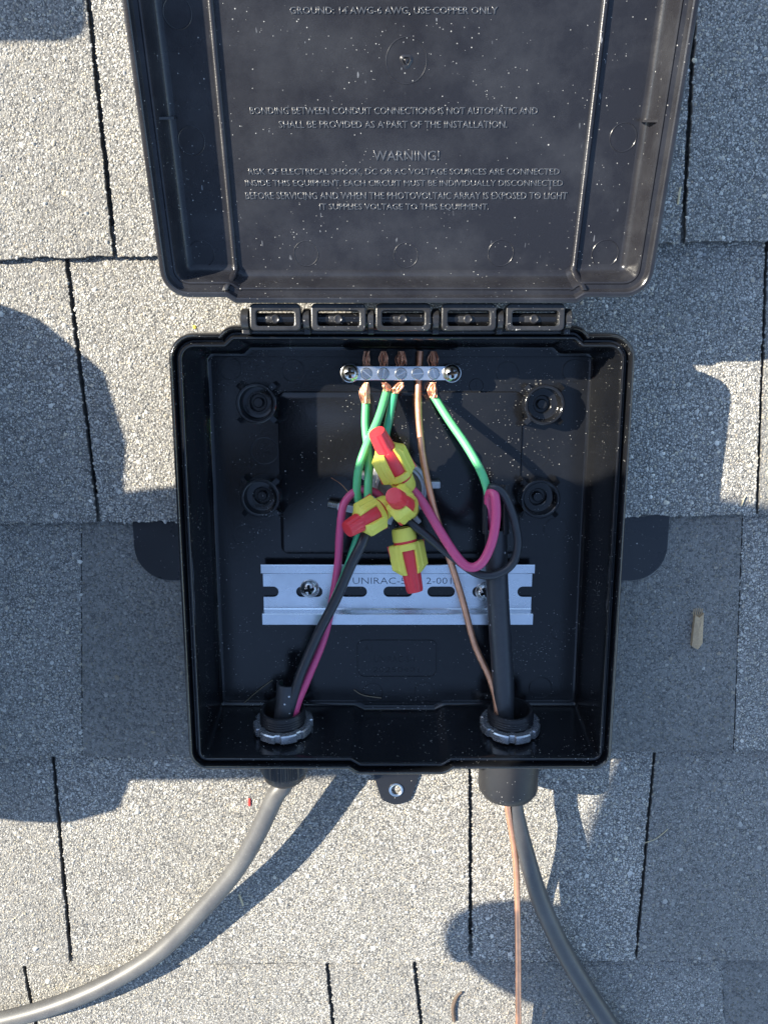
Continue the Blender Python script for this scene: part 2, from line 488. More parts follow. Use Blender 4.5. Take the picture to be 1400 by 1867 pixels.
# box footprint (rim plane), from the photo
RIM = .055; FLOOR = .0086
BX0 = (px(305.5, 660, RIM).x + px(337, 1350, RIM).x) / 2 ; BX1 = (px(1166, 660, RIM).x + px(1116.5, 1350, RIM).x) / 2
BY1 = px(700, 604, RIM).y; BY0 = px(700, 1408, RIM).y

def course(k, joints, gaps, tints):
    top = (lambda x: butt_y(k - 1, x) + .016)
    bot = (lambda x: butt_y(k, x))
    J = []
    for (t, b), g in zip(joints, gaps):
        pt, pb = px(*t), px(*b); d = (pb - pt)
        def at(y, pt=pt, d=d): return pt.x + d.x * (y - pt.y) / d.y
        yt = top(pt.x); yb = bot(pb.x)
        J.append((Vector((at(yt), yt)), Vector((at(yb), yb)), g))
    L0 = (Vector((XL, top(XL))), Vector((XL, bot(XL))), 0); R0 = (Vector((XR, top(XR))), Vector((XR, bot(XR))), 0)
    E = [L0] + J + [R0]
    for i in range(len(E) - 1):
        a, b = E[i], E[i + 1]
        ga, gb = Vector((a[2], 0)), Vector((-b[2], 0))
        raggy = .00032 if max(a[2], b[2]) > .0006 else .00015
        left = wobble(a[0] + ga, a[1] + ga, 60, raggy); low = wobble(a[1] + ga, b[1] + gb, 140, .0008)
        right = wobble(b[1] + gb, b[0] + gb, 60, raggy)
        poly = [(p.x, p.y) for p in left + low[1:] + right[1:]]
        dz = R.uniform(-.0005, .0005)
        def zf(x, y, dz=dz):
            t = (y - bot(x)) / (top(x) - bot(x)); return TOPZ + dz + (LOWZ - TOPZ) * t
        n = len(poly)
        V = [Vector((x, y, zf(x, y))) for x, y in poly] + [Vector((x, y, zf(x, y) - THICK)) for x, y in poly]
        Fc = [tuple(range(n)), tuple(range(2 * n - 1, n - 1, -1))] + [(j + n, (j + 1) % n + n, (j + 1) % n, j) for j in range(n)]
        bm = bmesh.new(); vs = [bm.verts.new(v) for v in V]
        for f in Fc: bm.faces.new([vs[q] for q in f])
        bmesh.ops.triangulate(bm, faces=[f for f in bm.faces if len(f.verts) > 4])
        me = bm_mesh(bm); me.materials.append(M['mat_core']); me.materials.append(M['asphalt'])
        for p_ in me.polygons:
            if p_.normal.z > .9: p_.material_index = 1
        o = new_obj("shingle", me, None, roof)
        granules(poly, zf, lambda x: butt_y(k - 1, x) + .0004, tints[i], o)
for k in (1, 2, 3, 4, 5):
    course(k, JOINTS[k], GAPW[k], TINT[k])

# ------------------------------------------------------------------ junction box
bc = Vector(((BX0 + BX1) / 2, (BY0 + BY1) / 2, .001))
box = thing("junction_box", "open black plastic junction box with hinged lid screwed to the shingle roof", "junction box", bc)
RW = .0072                                    # width of the rim
ix0, ix1, iy0, iy1 = BX0 + RW, BX1 - RW, BY0 + RW, BY1 - RW
n1, n2 = px(421, 640, RIM).x, px(1052, 640, RIM).x
b1, b2 = px(640, 1385, RIM).x, px(822, 1385, RIM).x
JT, JB = .0036, .0032
ip = rounded([(ix0, iy0, .0035), (b1, iy0, .002), (b1 + .005, iy0 - JB, .002), (b2 - .005, iy0 - JB, .002), (b2, iy0, .002), (ix1, iy0, .0035),
              (ix1, iy1, .006), (n2 + .003, iy1, .002), (n2 - .001, iy1 + JT, .002), (n1 + .001, iy1 + JT, .002), (n1 - .003, iy1, .002), (ix0, iy1, .006)], 6)
Q = RIM - .070
prof = [(.0020, .0015), (.0040, .057 + Q), (.0066, .0582 + Q), (RW, .0590 + Q), (RW, .0632 + Q), (.0069, .0650 + Q), (.0066, .0672 + Q), (.0061, .0688 + Q), (.0055, .0697 + Q), (.0049, .0699 + Q), (.0043, .0693 + Q), (.0039, .0680 + Q),
        (.0036, .0652 + Q), (.0033, .0648 + Q), (.0024, .0648 + Q), (.0021, .0652 + Q), (.0019, .0676 + Q), (.0016, .0684 + Q), (.0010, .0688 + Q), (.0004, .0686 + Q), (.0000, .0680 + Q), (-.0002, .064 + Q), (-.0007, .032),
        (-.0011, .016), (-.0015, FLOOR + .0028), (-.0022, FLOOR + .0010), (-.0032, FLOOR + .0003), (-.0044, FLOOR)]
V_, F_ = sweep(ip, prof, False)
yb_floor = px(700, 1276, FLOOR).y
for v in V_:                                  # the lower wall leans outwards towards the rim
    if v.y < iy0 + .02 and v.z < RIM - .006:
        w = max(0, min(1, (iy0 + .02 - v.y) / .014)); v.y += w * (yb_floor - iy0 - .0046) * (RIM - .006 - v.z) / (RIM - .006 - FLOOR)
fb = rrect(ix0 - .0006, ix1 + .0006, yb_floor - .003, iy1 + .0006, .006)
V_, F_ = join_vf([(V_, F_), ([Vector((x, y, FLOOR + .00004)) for x, y in fb], [tuple(range(len(fb)))])])
body = new_obj("body", mesh(V_, F_), 'box', box, 40)
fo = ((ix0 + ix1) / 2, (iy0 + iy1) / 2)
# raised edges on the floor: one mesh each
def floor_path(name, loop, w, t, z=FLOOR, material='box', closed=True, parent=None):
    V, Fc = sweep(loop, [(w, z - .0002), (w * .6, z + t), (-w * .6, z + t), (-w, z - .0002)], False)
    return new_obj(name, mesh(V, Fc), material, parent or box, 40)
def P2(x, y, h=FLOOR): p = px(x, y, h); return (p.x, p.y)
def quad_loop(x0, y0, x1, y1, r, h=FLOOR):
    a, b, c, d = P2(x0, y1, h), P2(x1, y1, h), P2(x1, y0, h), P2(x0, y0, h)
    X0, X1 = (a[0] + d[0]) / 2, (b[0] + c[0]) / 2
    return rrect(X0, X1, a[1], d[1], r)
fl = quad_loop(392, 651, 1066, 1280, .004)
floor_path("floor_step", fl, .0004, .0006)
panel = quad_loop(511, 715, 948, 1008, .004)
new_obj("raised_panel", mesh(*sweep(panel, [(.0006, FLOOR - .0002), (.0002, FLOOR + .0007), (-.0002, FLOOR + .0009)], True)), 'box', box, 30)
lab = quad_loop(652, 1168, 796, 1234, .004)
floor_path("label_frame", lab, .0005, .0006)
for cx_, cy_, r_ in ((420, 672, 20), (535, 676, 20), (925, 680, 20), (1045, 676, 20), (482, 822, 25), (975, 828, 26), (445, 975, 20), (1012, 965, 22), (680, 1262, 19), (774, 1260, 19), (985, 1254, 22), (1020, 1150, 18)):
    p = px(cx_, cy_, FLOOR); o = new_obj("mould_mark", mesh(*ring_vf(r_ * .000298, .00016, 36, 0, .00035)), 'box', box, 60)
    o.matrix_basis = Matrix.Translation((p.x, p.y, FLOOR - .00003))
# letters moulded into the floor
def floor_text(s, x, y, wpx, hpx, material='ink', h=FLOOR, parent=None, name="moulded_lettering", d=.0003):
    a = px(x - wpx / 2, y, h); b = px(x + wpx / 2, y, h); c = px(x, y, h)
    e = px(x, y - hpx / 2, h); f = px(x, y + hpx / 2, h)
    me = text_mesh(s, (b - a).length, (e - f).length, d, .00003, -.00009)
    me.transform(Matrix.Translation(c)); return new_obj(name, me, material, parent or box, 25)
floor_text("A1", 671, 1182, 14, 11); floor_text("UNIRAC-5-1", 719, 1202, 74, 12); floor_text("20250401", 722, 1221, 84, 10)
# earth symbol in a ring
p = px(868, 703, FLOOR)
sym = [xform(ring_vf(.0038, .0002, 32, 0, .00022), Matrix.Identity(4))]
for (a0, a1, b0, b1_) in ((-.00012, .00012, -.0005, .0024), (-.002, .002, -.0007, -.00045), (-.0013, .0013, -.0016, -.00135), (-.0007, .0007, -.0024, -.00215)):
    sym.append(box_vf(a0, a1, b0, b1_, 0, .0002))
o = new_obj("earth_symbol", mesh(*join_vf(sym)), 'ink', box); o.matrix_basis = Matrix.Translation((p.x, p.y, FLOOR))

# screw posts with four fins
def post_mesh():
    h = .0105
    parts = [lathe_vf([(.0112, 0), (.0108, h), (.0104, h + .0003), (.0094, h + .0003), (.0090, h), (.0082, .0040), (.0078, .0038), (.0050, .0038), (.0046, .0035), (.0044, .0005), (.0030, .0005), (.0028, .0034), (.0024, .0037), (0, .0037)], 40)]
    for k in range(4):
        a = rad(45 + 90 * k)
        f = box_vf(.0098, .0152, -.0014, .0014, 0, h * .93)
        f = ([v if v.x < .012 or v.z < .001 else Vector((v.x - .0012, v.y, v.z - .0012)) for v in f[0]], f[1])
        parts.append(xform(f, Matrix.Rotation(a, 4, 'Z')))
    bm = bmesh.new()
    V, Fc = join_vf(parts); vs = [bm.verts.new(v) for v in V]
    for f in Fc: bm.faces.new([vs[i] for i in f])
    bmesh.ops.bevel(bm, geom=[e for e in bm.edges if all(len(f.verts) == 4 for f in e.link_faces) and e.calc_face_angle(0) > 1.2 and max(v.co.xy.length for v in e.verts) > .0115], offset=.0004, segments=2, affect='EDGES')
    return bm_mesh(bm)
pm = post_mesh(); pm.materials.append(M['box'])
pm.polygons.foreach_set('use_smooth', [True] * len(pm.polygons)); pm.set_sharp_from_angle(angle=rad(35))
for x, y in ((467, 735), (474, 908), (993, 738), (985, 910)):
    p = px(x, y, FLOOR + .010)
    share("screw_post", pm, box, Matrix.Translation((p.x, p.y, FLOOR - .0004)))

# mounting plate under the box: two ears and a tab with a threaded insert
def plate():
    y_ear0 = px(300, 1056, 0).y; y_ear1 = px(300, 930, 0).y
    xl, xr = px(248, 1000, 0).x, px(1213, 1000, 0).x
    yb = px(700, 1461, .001).y
    tx0, tx1, txc = px(668, 1408, 0).x, px(778, 1408, 0).x, px(722, 1440, 0).x
    lo = BY0 + .004
    return rounded([(xl, y_ear1, .001), (xl, y_ear0, .022), (BX0 + .006, y_ear0, .001), (BX0 + .006, lo, .001), (tx0 - .006, lo, .001), (txc - .009, yb + .002, .005), (txc, yb - .002, .010), (txc + .009, yb + .002, .005), (tx1 + .006, lo, .001),
                    (BX1 - .006, lo, .001), (BX1 - .006, y_ear0, .001), (xr, y_ear0, .020), (xr, y_ear1, .001)], 8)
tc = px(722, 1440, .0034)
hole = [(tc.x + math.cos(a * math.pi / 12) * .0042, tc.y + math.sin(a * math.pi / 12) * .0042) for a in range(24)]
pl = plate_mesh(plate(), [hole], .0022, .0034, .0003)
plo = new_obj("mounting_plate", pl, 'plate', box, 30)
iv = lathe_vf([(.0044, .0010), (.0044, .0040), (.0037, .0042)] + [(.0030 + .0005 * (j % 2), .0038 - .0005 * j) for j in range(8)] + [(0, .0002)], 28)
new_obj("threaded_insert", mesh(*xform(iv, Matrix.Translation((tc.x, tc.y, 0)))), 'screw', plo, 25)

# rail, bar and their screws
def screw_mesh(r, hgt):
    """domed head whose cross recess is modelled: top faces of a fine polar-free grid are sunk inside the cross"""
    n = 44; V = []; Fc = []; idx = {}
    w, l = r * .16, r * .56
    xs = sorted(set([-r * 1.0 + 2 * r * k / n for k in range(n + 1)] + [q * s_ for q in (w, w * .86, l, l * .95) for s_ in (1, -1)]))
    def top(x, y):
        q = min(1, math.hypot(x, y) / r); return hgt * (1 - q ** 2.6) if q < 1 else 0
    def sunk(x, y): return (abs(x) <= w * .87 and abs(y) <= l * .955) or (abs(y) <= w * .87 and abs(x) <= l * .955)
    for i, x in enumerate(xs):
        for j, y in enumerate(xs):
            if math.hypot(x, y) > r * 1.04: continue
            z = top(x, y)
            if sunk(x, y): z -= hgt * .75 * (1 - .35 * max(abs(x), abs(y)) / l)
            idx[i, j] = len(V); V.append(Vector((x, y, z)))
    for i in range(len(xs) - 1):
        for j in range(len(xs) - 1):
            q = [(i, j), (i + 1, j), (i + 1, j + 1), (i, j + 1)]
            if all(k in idx for k in q): Fc.append(tuple(idx[k] for k in q))
    rim_ = lathe_vf([(r * 1.0, -.0003), (r * 1.02, hgt * .10), (r * .97, hgt * .14), (r * .90, hgt * .16)], 40)
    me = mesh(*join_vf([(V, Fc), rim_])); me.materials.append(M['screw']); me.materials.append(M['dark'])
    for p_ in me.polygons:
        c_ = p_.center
        if sunk(c_.x * .98, c_.y * .98) and p_.normal.z > .2: p_.material_index = 1  # recess faces coloured near-black to stand in for shade inside the cross
    me.polygons.foreach_set('use_smooth', [True] * len(me.polygons)); me.set_sharp_from_angle(angle=rad(50))
    return me
RZ = FLOOR + .0086                                      # top of the rail flanges
WZ = RZ - .0066                                 # top of the web
ra, rb = px(477, 1085, RZ), px(973, 1085, RZ)
y_t = px(720, 1030, RZ).y; y_tf = px(720, 1046, RZ).y; y_bf = px(720, 1120, RZ).y; y_b = px(720, 1140, RZ).y
X0, X1 = ra.x, rb.x
def slot(cx, w, h, cy): return rrect(cx - w / 2, cx + w / 2, cy - h / 2, cy + h / 2, h * .499, 8)
sy_ = px(720, 1079, WZ).y; sh = .0062
holes = []
for a, b in ((540, 588), (620, 669), (699, 752), (779, 829), (861, 912)):
    pa, pb = px(a, 1079, WZ), px(b, 1079, WZ); holes.append(slot((pa.x + pb.x) / 2, pb.x - pa.x, sh, sy_))
e1, e2 = px(508, 1079, WZ).x, px(943, 1079, WZ).x
web = [(X0, y_bf + .001), (X1, y_bf + .001), (X1, sy_ - sh / 2)] + [(e2 + sh / 2 - math.sin(t * math.pi / 10) * sh / 2, sy_ - math.cos(t * math.pi / 10) * sh / 2) for t in range(11)] + \
      [(X1, sy_ + sh / 2), (X1, y_tf - .001), (X0, y_tf - .001), (X0, sy_ + sh / 2)] + [(e1 - sh / 2 + math.sin(t * math.pi / 10) * sh / 2, sy_ + math.cos(t * math.pi / 10) * sh / 2) for t in range(11)] + [(X0, sy_ - sh / 2)]
rail_web = plate_mesh(web, holes, WZ - .0011, WZ, .0)
def strip(prof_yz):
    n = len(prof_yz)
    V = [Vector((x, y, z)) for x in (X0, X1) for y, z in prof_yz]
    return V, [(i, (i + 1) % n, (i + 1) % n + n, i + n) for i in range(n)] + [tuple(range(n - 1, -1, -1)), tuple(range(n, 2 * n))]
t_ = .0011
def hat(yo, yi, s):   # flange from yo (outer) to yi, then down to the web; s = +1 top side
    w = yi - s * .0002
    return [(yo, RZ - t_), (yo, RZ - .0002), (yo - s * .0003, RZ), (w + s * .0004, RZ), (w, RZ - .0004), (w - s * .0006, WZ + .0006), (w - s * .0012, WZ + .0001), (w - s * .0012, WZ - t_), (w + s * t_ * .6, WZ - t_), (w + s * t_, RZ - t_)]
rail = new_obj("din_rail", mesh(*join_vf([strip(hat(y_t, y_tf, 1)), strip(list(reversed(hat(y_b, y_bf, -1))))])), 'zinc', box)
new_obj("slotted_web", rail_web, 'zinc', rail)
tx = floor_text("UNIRAC-5-12", 706, 1059, 126, 12, 'print', WZ, rail, "stamped_lettering", .00012)
floor_text("2-001", 800, 1059, 46, 12, 'print', WZ, rail, "stamped_lettering", .00012)
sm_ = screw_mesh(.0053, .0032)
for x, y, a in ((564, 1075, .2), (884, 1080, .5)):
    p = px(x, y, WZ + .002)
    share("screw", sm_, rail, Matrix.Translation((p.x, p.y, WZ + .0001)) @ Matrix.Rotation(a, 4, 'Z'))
BH = FLOOR + .0140                                      # top of the ground bar
pa, pb = px(630, 693, BH), px(834, 693, BH); yt_ = px(700, 667, BH).y
bar = new_obj("ground_bar", bevelled(box_vf(pa.x, pb.x, pa.y, yt_, BH - .0075, BH), .0003), 'zinc', box)
new_obj("bar_mount", bevelled(join_vf([box_vf(pa.x - .002, pa.x + .006, pa.y - .001, yt_ + .0012, FLOOR - .001, BH - .0075), ])), 'box', box)
new_obj("bar_mount", bevelled(box_vf(pb.x - .006, pb.x + .002, pa.y - .001, yt_ + .0012, FLOOR - .001, BH - .0075)), 'box', box)
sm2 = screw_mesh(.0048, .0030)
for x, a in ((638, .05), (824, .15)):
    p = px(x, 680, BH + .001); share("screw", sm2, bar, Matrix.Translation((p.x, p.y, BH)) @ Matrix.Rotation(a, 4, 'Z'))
def set_screw():
    r = .0029
    parts = [lathe_vf([(r, -.0004), (r, .0003), (r * .9, .0005), (0, .0005)], 24), ]
    m = mesh(*join_vf(parts)); return m
ssm = join_vf([lathe_vf([(.0031, 0), (.0030, .0004), (.0026, .0005), (.0025, .0002), (.0, .0002)], 28), box_vf(-.0023, -.0004 + 0, -.0005, .0005, 0, .0000)])
def slot_disc():
    """screw end with a real slot: two half discs standing proud"""
    V = []; Fc = []; r = .0024; g = .00035
    for s in (1, -1):
        a0 = math.asin(g / r); pts = [(math.cos(a0 + (math.pi - 2 * a0) * k / 12) * r, s * math.sin(a0 + (math.pi - 2 * a0) * k / 12) * r) for k in range(13)]
        o = len(V); n = len(pts); V += [Vector((x, y, 0)) for x, y in pts] + [Vector((x, y, .0006)) for x, y in pts]
        Fc += [tuple(range(o + n, o + 2 * n))] + [(o + i, o + (i + 1) % n, o + n + (i + 1) % n, o + n + i) for i in range(n)]
    return V, Fc
rim_ring = ring_vf(.0029, .00025, 28, 0, .0003)
ssm = mesh(*join_vf([slot_disc(), rim_ring])); ssm.materials.append(M['screw'])
for x, a in ((668, -.7), (699, 1.4), (731, .5), (761, .1), (791, -1.25)):
    p = px(x, 681, BH); share("set_screw", ssm, bar, Matrix.Translation((p.x, p.y, BH + .00002)) @ Matrix.Rotation(a, 4, 'Z'))

# ------------------------------------------------------------------ lid
A_ = Vector((0, .0449, .0749)); B_ = Vector((0, .1380, .1063))
WD = (B_ - A_).normalized(); ND = Vector((0, -WD.z, WD.y))
d0 = ray(700, 549); tt = (A_ - CAM).dot(ND) / d0.dot(ND); LO = CAM + d0 * tt; LO.x = 0
LM = Matrix((Vector((1, 0, 0)), WD, ND)).transposed().to_4x4(); LM.translation = LO
def lp(x, y, n=0.):
    d = ray(x, y); t = ((LO - CAM).dot(ND) + n) / d.dot(ND); q = CAM + d * t - LO
    return (q.x, q.dot(WD))
lx0 = (lp(220, 0)[0] + lp(289, 480)[0]) / 2; lx1 = (lp(1277, 0)[0] + lp(1196, 480)[0]) / 2
lw0 = lp(700, 543)[1]; lw1 = lw0 + (BY1 - BY0) + .003
j1, j2 = lp(412, 545)[0], lp(1068, 545)[0]
LD = .0152
lpth = rounded([(lx0, lw0, .012), (j1, lw0, .0015), (j1 + .004, lw0 - .0026, .0015), (j2 - .004, lw0 - .0026, .0015), (j2, lw0, .0015), (lx1, lw0, .012), (lx1, lw1, .012), (lx0, lw1, .012)], 8)
lprof = [(-.012, -LD - .0025), (-.0035, -LD - .0022), (-.0008, -LD), (.0, -.0040), (.0, -.0012), (-.0004, -.0003), (-.0010, 0), (-.0021, 0), (-.0026, -.0005), (-.0029, -.0026), (-.0034, -.0034),
         (-.0052, -.0037), (-.0058, -.0034), (-.0064, -.0037), (-.0070, -.0050), (-.0077, -.0085), (-.0084, -.0118), (-.0094, -.0139), (-.0108, -.0149), (-.0122, -LD)]
lf = rrect(lx0 + .0105, lx1 - .0105, lw0 + .0080, lw1 - .0105, .003)
lb = rrect(lx0 + .0030, lx1 - .0030, lw0 + .0030, lw1 - .0030, .010)
lvf = join_vf([sweep(lpth, lprof, False, False), ([Vector((x, y, -LD + .00004)) for x, y in lf], [tuple(range(len(lf)))]), ([Vector((x, y, -LD - .0023)) for x, y in lb], [tuple(range(len(lb) - 1, -1, -1))])])
lid = new_obj("lid", mesh(*xform(lvf, LM)), 'lid', box, 32)
def on_lid(name, vf, material='lid', smooth=40):
    return new_obj(name, mesh(*xform(vf, LM)), material, lid, smooth)
# two long ribs and their dog-legs at the hinge edge
for (xb, yb, xt) in ((424, 492, 390), (1043, 492, 1107)):
    a = lp(xb, yb, -LD); b = lp(xt, 0, -LD); xm = (a[0] + b[0]) / 2
    s = 1 if xm > 0 else -1
    w_top = lw1 - .012
    pr = [(-.0016, -LD - .0003), (-.0011, -LD + .0012), (-.0005, -LD + .0017), (.0005, -LD + .0017), (.0011, -LD + .0012), (.0016, -LD - .0003)]
    V = []; Fc = []
    stations = [(xm, w_top, 0), (xm, lw0 + .0125, 0), (xm - .0004 * s, lw0 + .0100, .0012), (xm + .0004 * s, lw0 + .0075, .0068), (xm + .0020 * s, lw0 + .0052, .0113), (xm + .0030 * s, lw0 + .0032, .0121)]
    for q, w, dz in stations:
        for o_, z in pr: V.append(Vector((q + o_, w, z + dz)))
    for i in range(len(stations) - 1):
        for j in range(5): Fc.append((i * 6 + j, i * 6 + j + 1, i * 6 + j + 7, i * 6 + j + 6))
    on_lid("rib", (V, Fc))
# gussets across the gutter
for x, y in ((296, 215), (1200, 220)):
    q = lp(x, y, -.006); s = 1 if q[0] > 0 else -1
    xe = lx1 if s > 0 else lx0
    V, Fc = box_vf(min(xe - s * .0028, xe - s * .0125), max(xe - s * .0028, xe - s * .0125), q[1] - .0005, q[1] + .0005, -LD + .001, -.0032)
    V = [Vector((v.x, v.y, v.z - (.0065 if abs(v.x - xe) > .008 and v.z > -.01 else 0))) for v in V]
    on_lid("gusset", (V, Fc), 'lid', None)
# moulding marks
def mark(x, y, rpx, t=.0002):
    c = lp(x, y, -LD); e = lp(x + rpx, y, -LD)
    vf = ring_vf(e[0] - c[0], t, 40, -LD - .00003, .00032)
    on_lid("mould_mark", xform(vf, Matrix.Translation((c[0], c[1], 0))))
for q in ((367, 462, 23), (349, 256, 24), (323, 22, 26), (558, 462, 22), (740, 465, 22), (913, 461, 23), (1103, 462, 24), (1136, 250, 24), (741, 110, 37)): mark(*q)
c = lp(741, 110, -LD)
on_lid("gate_stub", xform(lathe_vf([(.0030, -LD - .0002), (.0022, -LD + .0003), (.0016, -LD + .0006), (.0011, -LD + .0001), (.0006, -LD + .0005), (0, -LD + .0006)], 20, lambda a, z: 1 + .15 * math.sin(3 * a)), Matrix.Translation((c[0], c[1], 0))), 'lid', 30)
LINES = [("GROUND: 14 AWG-6 AWG, USE COPPER ONLY", 718, 19, 378, 15), ("BONDING BETWEEN CONDUIT CONNECTIONS IS NOT AUTOMATIC AND", 718, 201, 524, 13),
         ("SHALL BE PROVIDED AS A PART OF THE INSTALLATION.", 717, 226, 416, 13), ("WARNING!", 741, 283, 120, 18),
         ("RISK OF ELECTRICAL SHOCK, DC OR AC VOLTAGE SOURCES ARE CONNECTED", 737, 313, 566, 13), ("INSIDE THIS EQUIPMENT. EACH CIRCUIT MUST BE INDIVIDUALLY DISCONNECTED", 737, 334, 578, 13),
         ("BEFORE SERVICING AND WHEN THE PHOTOVOLTAIC ARRAY IS EXPOSED TO LIGHT", 741, 356, 586, 13), ("IT SUPPLIES VOLTAGE TO THIS EQUIPMENT.", 737, 377, 308, 13)]
for s, x, y, w, h in LINES:
    a, b = lp(x - w / 2, y, -LD), lp(x + w / 2, y, -LD); e, f = lp(x, y - h / 2, -LD), lp(x, y + h / 2, -LD); c = lp(x, y, -LD)
    me = text_mesh(s, b[0] - a[0], e[1] - f[1], .0005, .00010, -.00005, 1)
    me.transform(LM @ Matrix.Translation((c[0], c[1], -LD)))
    new_obj("raised_lettering", me, 'letter', lid, 60)

# ------------------------------------------------------------------ hinge
HZ = RIM + .0065
ya, yb2 = px(700, 554, HZ + .004).y, px(700, 603, HZ).y
yc = (ya + yb2) / 2 - .0006
for a, b in ((457, 549), (568, 667), (685, 785), (804, 903), (921, 1027)):
    xa, xb = px(a, 578, HZ).x, px(b, 578, HZ).x
    out = rrect(xa, xb, yb2, ya + .0005, .0022); m_ = .0030
    inn = rrect(xa + m_, xb - m_, yb2 + .0022, ya - .0028, .0012)
    me = plate_mesh(out, [inn], HZ - .0055, HZ + .0028, .0006)
    new_obj("hinge_loop", me, 'hinge', lid, 40)
    xm = (xa + xb) / 2
    pin = lathe_vf([(.0022, 0), (.0021, .0010), (.0016, .0014), (.0010, .0011), (0, .0011)], 20)
    tab = bevelled(box_vf(xm - .0048, xm + .0030, yc - .0016, yc + .0016, HZ - .0018, HZ + .0002), .0006)
    new_obj("hinge_stop", tab, 'hinge', box, 40)
    new_obj("pin_head", mesh(*xform(pin, Matrix.Translation((xm - .0002, yc, HZ)))), 'rim', box, 40)
def barrel(x0, x1, r, name, material='hinge', parent=box):
    vf = lathe_vf([(0, 0), (r * .8, 0), (r, .0006), (r, x1 - x0 - .0006), (r * .8, x1 - x0), (0, x1 - x0)], 24)
    m = Matrix.Translation((x0, yc, HZ - .003)) @ Matrix.Rotation(math.pi / 2, 4, 'Y')
    new_obj(name, mesh(*xform(vf, m)), material, parent, 40)
barrel(px(446, 578, HZ).x, px(1038, 578, HZ).x, .0031, "hinge_rod", 'box')
for a, b in ((438, 455), (551, 566), (669, 683), (787, 802), (905, 919), (1029, 1043)):
    barrel(px(a, 578, HZ).x, px(b, 578, HZ).x, .0052, "hinge_barrel")
    x0, x1 = px(a, 578, HZ).x, px(b, 578, HZ).x
    new_obj("hinge_lug", bevelled(box_vf(x0 + .0003, x1 - .0003, BY1 - .0015, yc, HZ - .0085, HZ - .0015), .0005), 'hinge', box)
new_obj("hinge_ledge", bevelled(box_vf(px(440, 600, HZ).x, px(1040, 600, HZ).x, BY1 - .001, BY1 + .0032, RIM - .010, RIM - .0008), .0006), 'rim', box)

# ------------------------------------------------------------------ conduit connector in the floor
cc = px(728, 888, .012)
con = thing("conduit_connector", "silver metal conduit connector with hex nut behind the wire nuts", "conduit fitting", (cc.x, cc.y, FLOOR))
T0 = Matrix.Translation((cc.x, cc.y, FLOOR))
hexv = lathe_vf([(.0172, -.0005), (.0182, .0008), (.0182, .0050), (.0174, .0060), (.0140, .0062)], 6)
new_obj("hex_nut", mesh(*xform(hexv, T0 @ Matrix.Rotation(.35, 4, 'Z'))), 'cast', con)
col_ = [(.0138, .0045), (.0138, .0118), (.0133, .0126), (.0120, .0126), (.0117, .0122)] + [(.0112 + .0006 * (j % 2), .0112 - .0010 * j) for j in range(9)] + [(.0110, .0016), (0, .0014)]
new_obj("threaded_collar", mesh(*xform(lathe_vf(col_, 40), T0)), 'cast', con, 30)
for x, y, w, l, a, th in ((630, 926, .0042, .0090, 2.95, 1), (793, 884, .0040, .0060, 0, 0), (709, 945, .0050, .0064, -1.9, 0), (752, 945, .0060, .0090, -.9, 0), (660, 865, .0036, .006, 2.4, 0)):
    p = px(x, y, FLOOR + .005)
    lug = bevelled(box_vf(-l / 2, l / 2, -w / 2, w / 2, 0, .0055), .0006)
    lug.transform(Matrix.Translation((p.x, p.y, FLOOR + .0006)) @ Matrix.Rotation(a, 4, 'Z'))
    lo = new_obj("lug", lug, 'cast', con)
    if th:
        sc_ = lathe_vf([(0, 0)] + [(.0021 + .0004 * (j % 2), .0005 * j) for j in range(14)] + [(0, .0065)], 16)
        mm = Matrix.Translation((p.x, p.y, FLOOR + .0035)) @ Matrix.Rotation(a, 4, 'Z') @ Matrix.Rotation(math.pi / 2, 4, 'Y') @ Matrix.Translation((0, 0, .0035))
        new_obj("lug_screw", mesh(*xform(sc_, mm)), 'screw', lo, 20)

